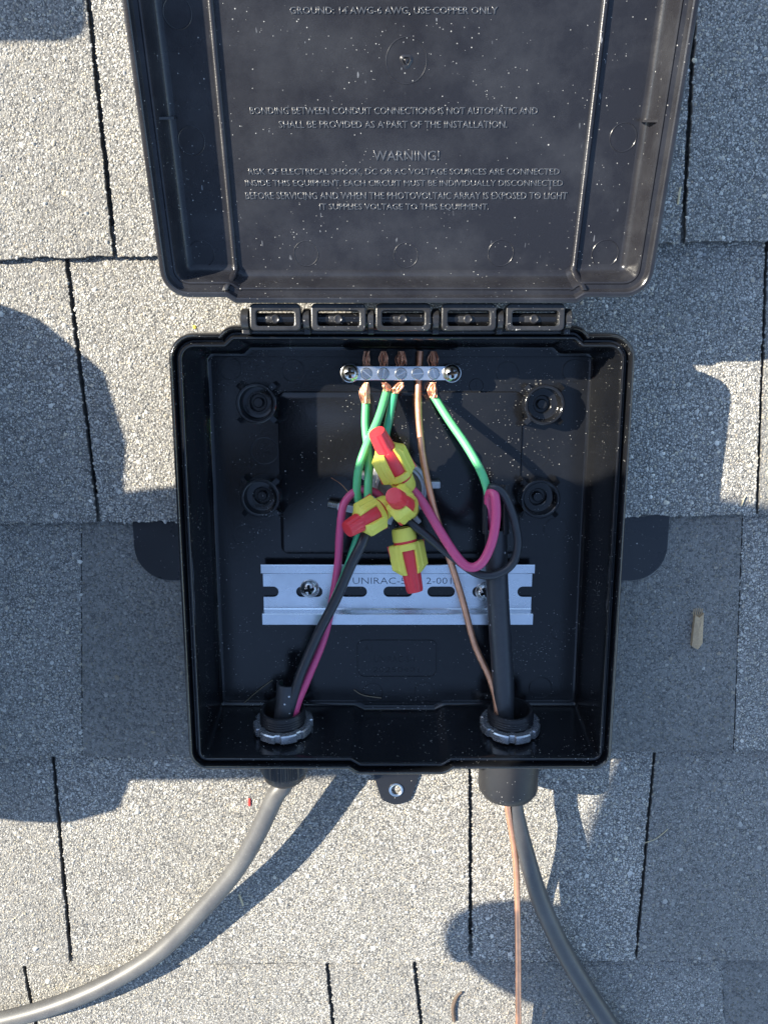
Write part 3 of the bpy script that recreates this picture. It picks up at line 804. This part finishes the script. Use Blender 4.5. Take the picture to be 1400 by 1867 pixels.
# ------------------------------------------------------------------ cable glands through the lower wall
GH = .0285
def gland(xn, yn, label, ribbed, L_out, r_out):
    wall = BY0 + RW + .0055
    c = Vector((px(xn, yn, GH).x, wall, GH))
    g = thing("cable_gland", label, "cable gland", (c.x, BY0 + .001, .006), "cable glands through the lower wall of the box")
    up = Matrix.Translation((c.x, wall - .0003, GH)) @ Matrix.Rotation(-math.pi / 2 + rad(8), 4, 'X')      # local +z -> +y (into the box)
    dn = Matrix.Translation((c.x, BY0 + .0042, GH)) @ Matrix.Rotation(math.pi / 2, 4, 'X')         # local +z -> -y (out of the box)
    # locknut with notched edge
    def nf(a, z): return 1.0 - (.07 if (a / (2 * math.pi) * 8 + .2) % 1 < .24 else 0)
    nv = lathe_vf([(.0126, .0046), (.0130, .0052), (.0160, .0052), (.0167, .0046), (.0168, .0008), (.0162, 0), (.0126, 0)], 120, nf)
    new_obj("locknut", mesh(*xform(nv, up)), 'nut', g, 30)
    thr = [(.0128, 0)] + [(.0124 + .0005 * (j % 2), .0055 + .00075 * j) for j in range(9)] + [(.0121, .0128), (.0108, .0128), (.0104, .0120), (.0100, -.006)]
    new_obj("threaded_sleeve", mesh(*xform(lathe_vf(thr, 40), up)), 'gland', g, 30)
    if ribbed:
        rf = lambda a, z: 1 - (.035 if (a / (2 * math.pi) * 60) % 1 < .5 and .006 < z < L_out * .75 else 0)
        zs = [0, .0055, .0061, L_out * .70, L_out * .76]
        pv = [(.0118, -.004), (r_out * .93, 0), (r_out, .0012), (r_out, .0059), (r_out * .98, .0062), (r_out * .97, L_out * .74), (r_out * .94, L_out * .76), (r_out * .86, L_out * .9), (r_out * .66, L_out), (.0078, L_out), (.0075, L_out - .003)]
        new_obj("ribbed_cap", mesh(*xform(lathe_vf(pv, 120, rf), dn)), 'gland', g, 25)
    else:
        def hx(a, z):
            k = math.pi / 6; return 1.0 / max(.90, math.cos((a + k) % (2 * k) - k)) * .96 if z < L_out * .75 else 1.0
        pv = [(.0118, -.004), (r_out * .96, 0), (r_out, .0012), (r_out, L_out * .84), (r_out * .97, L_out * .90), (r_out * .86, L_out * .985), (r_out * .80, L_out), (.0098, L_out), (.0096, L_out - .004), (0, L_out - .004)]
        new_obj("cap", mesh(*xform(lathe_vf(pv, 48, hx), dn)), 'gland', g, 25)
    return c
g1 = gland(517, 1325, "black cable gland with ribbed cap at the lower left of the box", True, .0245, .0135)
g2 = gland(929, 1328, "larger smooth black cable gland at the lower right of the box", False, .0325, .0170)

# ------------------------------------------------------------------ cables
def at(x, y, h): return px(x, y, h)
WR = .0022
cabL = thing("cable", "grey jacketed cable curving away from the lower left gland across the shingles", "cable", tuple(px(300, 1750, 0)))
tube("jacket", [Vector((g1.x, BY0 - .012, GH)), Vector((g1.x - .0004, BY0 - .022, GH + .0006)), at(502, 1452, .0292), at(468, 1523, .0262), at(428, 1590, .0226), at(364, 1664, .0182), at(288, 1738, .0145), at(192, 1796, .0120), at(95, 1836, .0108), at(0, 1862, .0104), at(-120, 1888, .0102), at(-240, 1905, .0102)], .0054, 'cable', cabL, seg=20)
# peeled stub of the jacket inside the box and its three conductors
def half_pipe(pts, r, t, a0, a1, name, material, parent, seg=14):
    C = catmull(pts, 6); V = []; Fc = []; n = len(C)
    for i, c in enumerate(C):
        T = (C[min(i + 1, n - 1)] - C[max(i - 1, 0)]).normalized(); nz = (Vector((0, 0, 1)) - T * T.z).normalized(); bi = T.cross(nz)
        for q in (r, r - t):
            for k in range(seg + 1):
                a = a0 + (a1 - a0) * k / seg; V.append(c + nz * (math.cos(a) * q) + bi * (math.sin(a) * q))
    m = 2 * (seg + 1)
    for i in range(n - 1):
        for k in range(seg):
            a = i * m + k; Fc.append((a, a + 1, a + 1 + m, a + m)); b = a + seg + 1; Fc.append((b + 1, b, b + m, b + 1 + m))
        for k in (0, seg): a = i * m + k; b = a + seg + 1; Fc.append((a, b, b + m, a + m))
    for i in (0, n - 1):
        for k in range(seg): a = i * m + k; Fc.append((a, a + 1, a + seg + 2, a + seg + 1))
    bm = bmesh.new(); vs = [bm.verts.new(v) for v in V]
    for f in Fc: bm.faces.new([vs[j] for j in f])
    return new_obj(name, bm_mesh(bm), material, parent, 40)
half_pipe([Vector((g1.x + .0005, BY0 + .006, GH)), at(519, 1308, .031), at(523, 1275, .032), at(524, 1246, .032)], .0060, .0010, -2.5, 1.1, "jacket_stub", 'sheath', cabL)
tube("red_conductor", [Vector((g1.x + .003, BY0 + .004, GH)), at(541, 1288, .034), at(560, 1240, .034), at(590, 1165, .0295), at(606, 1095, .027), at(616, 1030, .031), at(620, 965, .033), at(628, 917, .030), at(656, 893, .028), at(690, 902, .026), at(712, 935, .024)], WR, 'pink', cabL)
tube("black_conductor", [Vector((g1.x - .0005, BY0 + .004, GH)), at(532, 1290, .034), at(546, 1235, .036), at(578, 1160, .035), at(614, 1090, .035), at(640, 1030, .037), at(660, 990, .037), at(672, 960, .033), at(690, 940, .030)], WR * 1.25, 'black_wire', cabL)
tube("green_conductor", [Vector((g1.x - .0005, BY0 + .004, GH)), at(532, 1290, .029), at(548, 1228, .030), at(580, 1155, .029), at(611, 1090, .030), at(633, 1035, .031), at(650, 985, .029), at(664, 945, .025), at(672, 925, .025)], WR, 'green_teal', cabL)

cabR = thing("cable", "black jacketed cable running up from the lower right gland to its peeled end", "cable", tuple(px(1000, 1700, 0)))
tube("jacket", [Vector((g2.x + .0048, BY0 - .024, GH - .001)), Vector((g2.x + .0056, BY0 - .040, GH - .001)), at(960, 1560, .0275), at(988, 1650, .0215), at(1036, 1750, .0150), at(1098, 1850, .0118), at(1150, 1925, .0112), at(1230, 2010, .0112)], [.0042, .0044, .0050, .0056, .0058, .0058, .0058, .0058], 'cable_shaded', cabR, seg=20)
half_pipe([at(917, 1318, GH), at(917, 1250, .032), at(911, 1150, .033), at(906, 1060, .033), at(904, 965, .033)], .0060, .0012, -3.13, 3.13, "inner_jacket", 'sheath', cabR, 26)
half_pipe([at(904, 972, .033), at(904, 930, .0325), at(905, 884, .031)], .0072, .0012, .55, 5.35, "slit_jacket_end", 'sheath', cabR, 20)
tube("red_conductor", [at(900, 990, .031), at(896, 950, .0325), at(891, 915, .035), at(894, 897, .039), at(902, 905, .0425), at(904, 945, .044), at(896, 990, .045), at(878, 1026, .045), at(855, 1034, .044), at(832, 1014, .042), at(802, 968, .038), at(770, 915, .032), at(745, 885, .028)], WR * 1.12, 'pink', cabR)
tube("black_conductor", [at(905, 985, .030), at(896, 920, .033), at(893, 893, .038), at(903, 889, .041), at(921, 905, .041), at(938, 950, .041), at(944, 995, .041), at(932, 1030, .041), at(902, 1048, .041), at(868, 1045, .040), at(825, 1015, .037), at(782, 980, .034), at(745, 950, .031), at(728, 930, .028)], WR * 1.02, 'black_wire', cabR)

def stripped(x, y0, y1, h, dx=0.):
    """fan of loose copper strands"""
    parts = []
    for k in range(15):
        a = R.uniform(0, 6.28); q = .0016 * math.sqrt(R.random()); ox, oz = math.cos(a) * q, math.sin(a) * q
        a0 = px(x, y0, h) + Vector((ox, 0, oz)); b0 = px(x + dx, y1, h) + Vector((ox * .9 + R.uniform(-.0014, .0014), 0, oz * .6))
        mid = (a0 + b0) / 2 + Vector((R.uniform(-.0019, .0019), 0, R.uniform(-.0004, .0012)))
        parts.append(tube_vf([a0, mid, b0], .00021, seg=5, n=4))
    return join_vf(parts)
def pigtail(pts, label, bx, material, group=None):
    g = thing("green_wire", label, "wire", tuple(px(pts[0][0], pts[0][1], 0)), group)
    tube("insulation", ppts(pts), WR, material, g)
    o = new_obj("copper_strands", mesh(*join_vf([stripped(bx, 697, pts[0][1] + 3, BH - .0035, pts[0][0] - bx), stripped(bx, 640, 668, BH - .0035), tube_vf(ppts([(bx, 697, BH - .0035), (pts[0][0], pts[0][1] + 3, BH - .0033)]), .0009, seg=8, n=3)])), 'copper', g, 60)
    o['kind'] = 'stuff'
    return g
grp = "green wires clamped in the ground bar"
pigtail([(667, 732, .0152), (666, 775, .019), (670, 815, .024), (672, 850, .028), (671, 905, .031), (676, 935, .028)], "leftmost green wire dropping straight down from the ground bar", 668, 'green', grp)
pigtail([(706, 710, .0155), (690, 762, .024), (665, 820, .031), (653, 860, .031), (651, 900, .029), (660, 935, .026)], "green wire crossing in front of its neighbour from the ground bar's second hole", 700, 'green', grp)
pigtail([(719, 714, .0152), (709, 765, .020), (700, 815, .022), (700, 860, .020)], "teal green wire running from the ground bar down behind the top wire nut", 731, 'green_teal', grp)
g = pigtail([(791, 722, .0152), (818, 765, .024), (852, 815, .034), (876, 858, .039), (888, 892, .037), (895, 930, .033)], "right green wire slanting from the ground bar to the peeled cable end", 791, 'green', grp)

cw = thing("copper_wire", "bare solid copper ground wire from the ground bar out through the right gland", "wire", tuple(px(944, 1800, 0)))
cpts = ppts([(766, 640, .015), (763, 700, .0152), (763, 750, .020), (768, 810, .027), (776, 860, .029), (792, 930, .030), (815, 1005, .0295), (842, 1090, .0265), (865, 1175, .027), (893, 1238, .0305), (906, 1290, .033)])
cpts += [Vector((g2.x - .0072, BY0 + .006, GH + .003)), Vector((g2.x - .0012, BY0 - .022, GH + .003)), Vector((g2.x - .0002, BY0 - .035, GH + .002))] + ppts([(940, 1570, .026), (944, 1700, .018), (945, 1867, .0125), (946, 2050, .0105)])
tube("conductor", cpts, .00185, 'copper_dull', cw, seg=12)

# ------------------------------------------------------------------ wire nuts
def nut_meshes():
    Ln = .0300
    # red core, fluted towards its flat end
    def fl(a, z): return 1 - (.085 * max(0, math.cos(9 * a)) ** 1.5 if .0207 < z < .0292 else 0)
    core = lathe_vf([(.0062, .0030), (.0070, .0048), (.0074, .0056), (.0074, .0068), (.0071, .0074), (.0072, .0130), (.0068, .0165), (.0062, .0205), (.0059, .0209), (.0057, .0240), (.0052, .0290), (.0048, .0299), (.0022, .0302), (0, .0302)], 60, fl)
    skirt = lathe_vf([(.0050, .0012), (.0058, -.0004), (.0067, -.0004), (.0071, .0006), (.0076, .0050), (.0073, .0057), (.0060, .0057)], 48)
    quarter = [(11.2, 1.5), (10.4, 2.3), (8.3, 3.9), (8.0, 5.0), (7.2, 5.2), (6.0, 6.2), (5.6, 7.0), (4.6, 7.7)]
    half = quarter + [(4.5, 7.75), (2.0, 8.5)]
    loop = half + [(-x, y) for x, y in reversed(half)] + [(-x, -y) for x, y in half] + [(x, -y) for x, y in reversed(half)]
    NA = len(loop); NZ = 6; V = []
    for side in (0, 1):
        for x, y in loop:
            x, y = x / 1000, y / 1000; low = abs(x) < .00455
            zs = (.0067, .0073, .0080, .0086, .0091, .0095, .0098) if low else (.0067, .0074, .0110, .0150, .0180, .0198, .0211)
            for z in zs:
                k = 0 if low else min(1, max(0, (z - .0180) / .0031)); e_ = .93 if z < .0068 else 1.0
                d_ = math.hypot(x, y); q = (d_ * (1 - k) + .0067 * k) * e_
                if side: q = min(q - .0006, .0064 if z < .016 else .0058)
                V.append(Vector((x / d_ * q, y / d_ * q, z)))
    Fc = []
    st = NZ + 1; o2 = NA * st
    for i in range(NA):
        k = (i + 1) % NA
        for j in range(NZ):
            Fc.append((i * st + j, k * st + j, k * st + j + 1, i * st + j + 1)); Fc.append((o2 + k * st + j, o2 + i * st + j, o2 + i * st + j + 1, o2 + k * st + j + 1))
        Fc.append((i * st + NZ, k * st + NZ, o2 + k * st + NZ, o2 + i * st + NZ)); Fc.append((k * st, i * st, o2 + i * st, o2 + k * st))
    grip = (V, Fc)
    wings = []
    for sg in (1, -1):
        w_ = box_vf(.0100, .0118, -.0016, .0002, .0068, .0140)
        wings.append(([Vector(((v.x - (.0008 if v.z > .01 else 0)) * sg, v.y * sg, v.z)) for v in w_[0]], w_[1]))
    return core, skirt, grip, join_vf(wings)
core, skirt, grip, wing = nut_meshes()
nm = []
for vf, mt, sm in ((core, 'red', 40), (skirt, 'yellow', 40), (grip, 'yellow', 34), (wing, 'red', None)):
    bm = bmesh.new(); vs = [bm.verts.new(v) for v in vf[0]]
    for f in vf[1]: bm.faces.new([vs[i] for i in f])
    me = bm_mesh(bm); me.materials.append(M[mt])
    if sm:
        me.polygons.foreach_set('use_smooth', [True] * len(me.polygons)); me.set_sharp_from_angle(angle=rad(sm))
    nm.append(me)
def wire_nut(base, tip, roll, label):
    b, t = px(*base), px(*tip)
    m = frame_to(b, t, roll) @ Matrix.Diagonal((.87, .87, (t - b).length / .0302, 1))
    g = thing("wire_nut", label, "wire nut", tuple(b), "red and yellow winged wire nuts")
    for nme, me in zip(("core", "skirt", "grip", "wing_edge"), nm):
        o = share(nme, me, g, m)
wire_nut((739, 888, .028), (686, 786, .046), .15, "topmost red and yellow wire nut with its red end in sunlight")
wire_nut((744, 930, .026), (717, 903, .052), .9, "middle red and yellow wire nut pointing up at the viewer")
wire_nut((706, 922, .030), (632, 966, .046), .12, "left red and yellow wire nut tipped towards the lower left")
wire_nut((734, 964, .029), (757, 1080, .033), -.12, "lowest red and yellow wire nut lying over the metal rail")

# ------------------------------------------------------------------ litter
def on_roof(x, y, up=.0008):
    p = px(x, y, .003)
    for k in range(1, 6):
        if p.y >= butt_y(k, p.x) - 1e-5:
            t = (p.y - butt_y(k, p.x)) / (butt_y(k - 1, p.x) + .016 - butt_y(k, p.x)); return px(x, y, TOPZ + (LOWZ - TOPZ) * t + up)
    return px(x, y, .004 + up)
def chip():
    pts = [(1264, 1120), (1272, 1124), (1280, 1116), (1278, 1150), (1277, 1170), (1268, 1181), (1258, 1176), (1260, 1150)]
    P = [on_roof(x, y, .0002) for x, y in pts]; n = len(P)
    V = [p + Vector((0, 0, R.uniform(0, .0006))) for p in P] + [p + Vector((0, 0, .0028 + R.uniform(-.0006, .0006))) for p in P]
    V.append(sum((p for p in P), Vector()) / n + Vector((0, 0, .0036)))
    Fc = [(i, (i + 1) % n, (i + 1) % n + n, i + n) for i in range(n)] + [(i + n, (i + 1) % n + n, 2 * n) for i in range(n)] + [tuple(range(n - 1, -1, -1))]
    o = new_obj("wood_chip", mesh(V, Fc), 'wood')
    tag(o, "splinter of tan wood lying on the shaded shingles right of the box", "wood chip")
    parts = [tube_vf([on_roof(1264 + 3 * k, 1124, .0018), on_roof(1265 + 4 * k, 1112 - R.uniform(0, 6), .0022)], .0003, seg=5, spline=False) for k in range(5)]
    new_obj("frayed_end", mesh(*join_vf(parts)), 'wood', o)
chip()
def straw(pts, r, label, material='straw', cat="straw", inbox=False):
    V, Fc = tube_vf([px(*p) if inbox else on_roof(p[0], p[1], r + (p[2] - .006) * .6) for p in pts], r, seg=6, n=5); o = new_obj({"straw": "straw", "fibre": "fibre"}.get(material, "strand"), mesh(V, Fc), material, None, 60)
    tag(o, label, cat)
straw([(1236, 372, .006), (1239, 350, .0065), (1241, 340, .007)], .0005, "short pale straw caught in the shingle joint right of the lid")
straw([(1352, 922, .007), (1356, 910, .0075), (1359, 905, .007)], .0004, "tiny straw below the sunlit patch at the right edge")
straw([(1174, 1538, .006), (1196, 1530, .0065), (1218, 1512, .007)], .00025, "thin pale stem across the joint below the right side of the box")
straw([(604, 871, .013), (622, 883, .017), (640, 903, .020)], .00022, "single loose copper strand left of the wire nuts", 'copper', "copper strand", True)
straw([(445, 1282, .0095), (470, 1260, .0098), (497, 1240, .0090)], .00025, "pale curved fibre inside the box beside the left gland", 'fibre', 'fibre', True)
straw([(645, 1258, .0090), (662, 1268, .0095), (695, 1273, .0092)], .00030, "pale curved fibre inside the box below the moulded label", 'fibre', 'fibre', True)
straw([(436, 1632, .006), (441, 1645, .0065), (443, 1652, .006)], .0006, "orange brown leaf stalk on the sunlit shingles right of the left cable")
o = new_obj("plastic_scrap", bevelled(xform(box_vf(-.0007, .0007, -.0024, .0024, 0, .0012), Matrix.Translation(on_roof(455, 1462, .0002))), .0003), 'redfleck'); tag(o, "tiny red plastic scrap on the shingles below the left gland", "plastic scrap")
V = []
for i, (x, y) in enumerate(((352, 596), (390, 601), (428, 599), (360, 590), (418, 594))):
    pass
def lichen(x, y, s, label):
    bm = bmesh.new(); bmesh.ops.create_icosphere(bm, subdivisions=2, radius=s)
    for v in bm.verts: v.co *= R.uniform(.65, 1.2); v.co.z *= .5
    bm.transform(Matrix.Translation(on_roof(x, y, .0004))); o = new_obj("lichen", bm_mesh(bm), 'moss', None, 60); tag(o, label, "lichen")
lichen(355, 596, .0011, "small yellow lichen fleck above the box's left corner"); lichen(428, 600, .0013, "yellow lichen fleck beside the left end of the hinge")
o = tube("twig", [on_roof(828, 1862, .0008), on_roof(826, 1838, .0012), on_roof(833, 1818, .0010), on_roof(842, 1810, .0012)], [.0012, .0014, .0010, .0006], 'bark', None, seg=7); tag(o, "short brown twig at the bottom edge between cable and copper wire", "twig")

# ------------------------------------------------------------------ the photographer, squatting unseen left of the frame, limbs shaped to cast the shadows
per = thing("person", "unseen person in dark work clothes squatting left of the box with a phone, posed to cast the shadows", "person", (-.36, -.15, .01))
def person_body():
    J = {'hip': (-.47, -.45, .48), 'kneeA': (-.452, .096, .525), 'midA': (-.430, -.036, .28), 'ankA': (-.418, -.145, .085), 'hipB': (-.64, -.46, .48), 'kneeB': (-.76, -.24, .085), 'ankB': (-.78, -.62, .075),
         'pel': (-.575, -.47, .50), 'belly': (-.565, -.43, .66), 'chest': (-.50, -.33, .88), 'neck': (-.45, -.26, 1.03), 'head': (-.40, -.20, 1.14), 'top': (-.38, -.175, 1.23),
         'shA': (-.33, -.29, .95), 'elA': (-.24, -.20, .72), 'wrA': (-.10, -.05, .54), 'haA': (-.06, -.01, .50), 'shB': (-.62, -.22, .95), 'elB': (-.50, .02, .72), 'wrB': (-.22, .03, .56), 'haB': (-.14, .02, .52), 'thA': (-.424, -.11, .492)}
    rr = {'hip': .09, 'kneeA': .072, 'midA': .094, 'ankA': .072, 'hipB': .09, 'kneeB': .068, 'ankB': .055, 'pel': .14, 'belly': .14, 'chest': .15, 'neck': .06, 'head': .095, 'top': .07, 'shA': .065, 'elA': .048, 'wrA': .03, 'haA': .03, 'shB': .065, 'elB': .048, 'wrB': .03, 'haB': .03, 'thA': .086}
    E = [('pel', 'hip'), ('hip', 'thA'), ('thA', 'kneeA'), ('kneeA', 'midA'), ('midA', 'ankA'), ('pel', 'hipB'), ('hipB', 'kneeB'), ('kneeB', 'ankB'), ('pel', 'belly'), ('belly', 'chest'), ('chest', 'neck'), ('neck', 'head'), ('head', 'top'),
         ('chest', 'shA'), ('shA', 'elA'), ('elA', 'wrA'), ('wrA', 'haA'), ('chest', 'shB'), ('shB', 'elB'), ('elB', 'wrB'), ('wrB', 'haB')]
    names = list(J); me = D.meshes.new("b"); me.from_pydata([J[n] for n in names], [(names.index(a), names.index(b)) for a, b in E], [])
    o = D.objects.new("tmp", me); COL.objects.link(o)
    md = o.modifiers.new("s", 'SKIN'); sd = me.skin_vertices[0].data
    for i, n in enumerate(names): sd[i].radius = (rr[n], rr[n])
    sd[names.index('pel')].use_root = True
    s2 = o.modifiers.new("u", 'SUBSURF'); s2.levels = 2; s2.render_levels = 2
    dg = bpy.context.evaluated_depsgraph_get(); dg.update()
    out = D.meshes.new_from_object(o.evaluated_get(dg)); D.objects.remove(o); out.materials.clear(); return out
new_obj("body", person_body(), 'denim', per, 60)
def boot(cx, y0, y1, name="boot"):
    """lofted work boot, toe up-slope, bulked to shape its shadow"""
    L_ = y1 - y0; secs = [(0, .036, .095), (.05, .044, .112), (.22, .046, .125), (.42, .047, .115), (.60, .050, .122), (.80, .052, .124), (.92, .050, .116), (.98, .040, .098), (1.0, .020, .060)]
    V = []; Fc = []; n = 20
    for t, w, h in secs:
        for k in range(n):
            a = 2 * math.pi * k / n; c, s = math.cos(a), math.sin(a)
            V.append(Vector((cx + w * abs(c) ** .7 * (1 if c > 0 else -1), y0 + t * L_, .006 + h / 2 + h / 2 * abs(s) ** .75 * (1 if s > 0 else -1))))
    for i in range(len(secs) - 1):
        for k in range(n): Fc.append((i * n + k, i * n + (k + 1) % n, (i + 1) * n + (k + 1) % n, (i + 1) * n + k))
    Fc += [tuple(range(n - 1, -1, -1)), tuple(range((len(secs) - 1) * n, len(secs) * n))]
    new_obj(name, mesh(V, Fc), 'boot', per, 60)
    so_ = [(cx + (q[0] - cx) * 1.0, q[1]) for q in rrect(cx - .050, cx + .050, y0 - .002, y1 + .003, .034, 8)]
    new_obj("sole", mesh(*sweep(so_, [(-.002, .0045), (.0015, .006), (.002, .016), (-.001, .021)], True, True)), 'dark', per, 40)
    for k in range(5):
        yy = y0 + L_ * (.40 + .09 * k); zz = .006 + [.118, .120, .122, .123, .123][k]
        tube("lace", [Vector((cx - .022, yy - .006, zz - .006)), Vector((cx, yy, zz + .003)), Vector((cx + .022, yy + .006, zz - .006))], .0024, 'straw', per, seg=8)
boot(-.343, -.236, .068); boot(-.76, -.76, -.56)
pou = bmesh.new(); bmesh.ops.create_uvsphere(pou, u_segments=20, v_segments=12, radius=1)
pou.transform(Matrix.Translation((-.340, -.235, .33)) @ Matrix.Diagonal((.034, .040, .050, 1)))  # invented pouch, unseen, added to cast a bulge in the shadow
new_obj("shadow_pouch", bm_mesh(pou), 'canvas', per, 60)
ph = new_obj("phone", bevelled(box_vf(-.0365, .0365, -.012, .135, H + .014, H + .022), .002), 'glass')
tag(ph, "phone held flat above the open box, taking the picture", "phone")
bag = new_obj("added_shadow_bag", bevelled(box_vf(-.62, -.35, .222, .48, .007, .15), .012, 3), 'canvas', None, 40)  # invented bag out of view, added only for the shadow it throws
tag(bag, "made-up grey canvas bag added out of view left of the lid to cast a shadow", "added shadow bag")
for x_ in (-.55, -.43):
    new_obj("pocket", bevelled(box_vf(x_ - .045, x_ + .045, .212, .224, .02, .10), .004, 3), 'canvas', bag, 40)
new_obj("zip_flap", bevelled(box_vf(-.60, -.37, .30, .40, .146, .154), .003, 2), 'denim', bag, 40)
tube("handle", [Vector((-.56, .36, .148)), Vector((-.54, .36, .20)), Vector((-.49, .36, .222)), Vector((-.44, .36, .20)), Vector((-.42, .36, .148))], .008, 'canvas', bag)
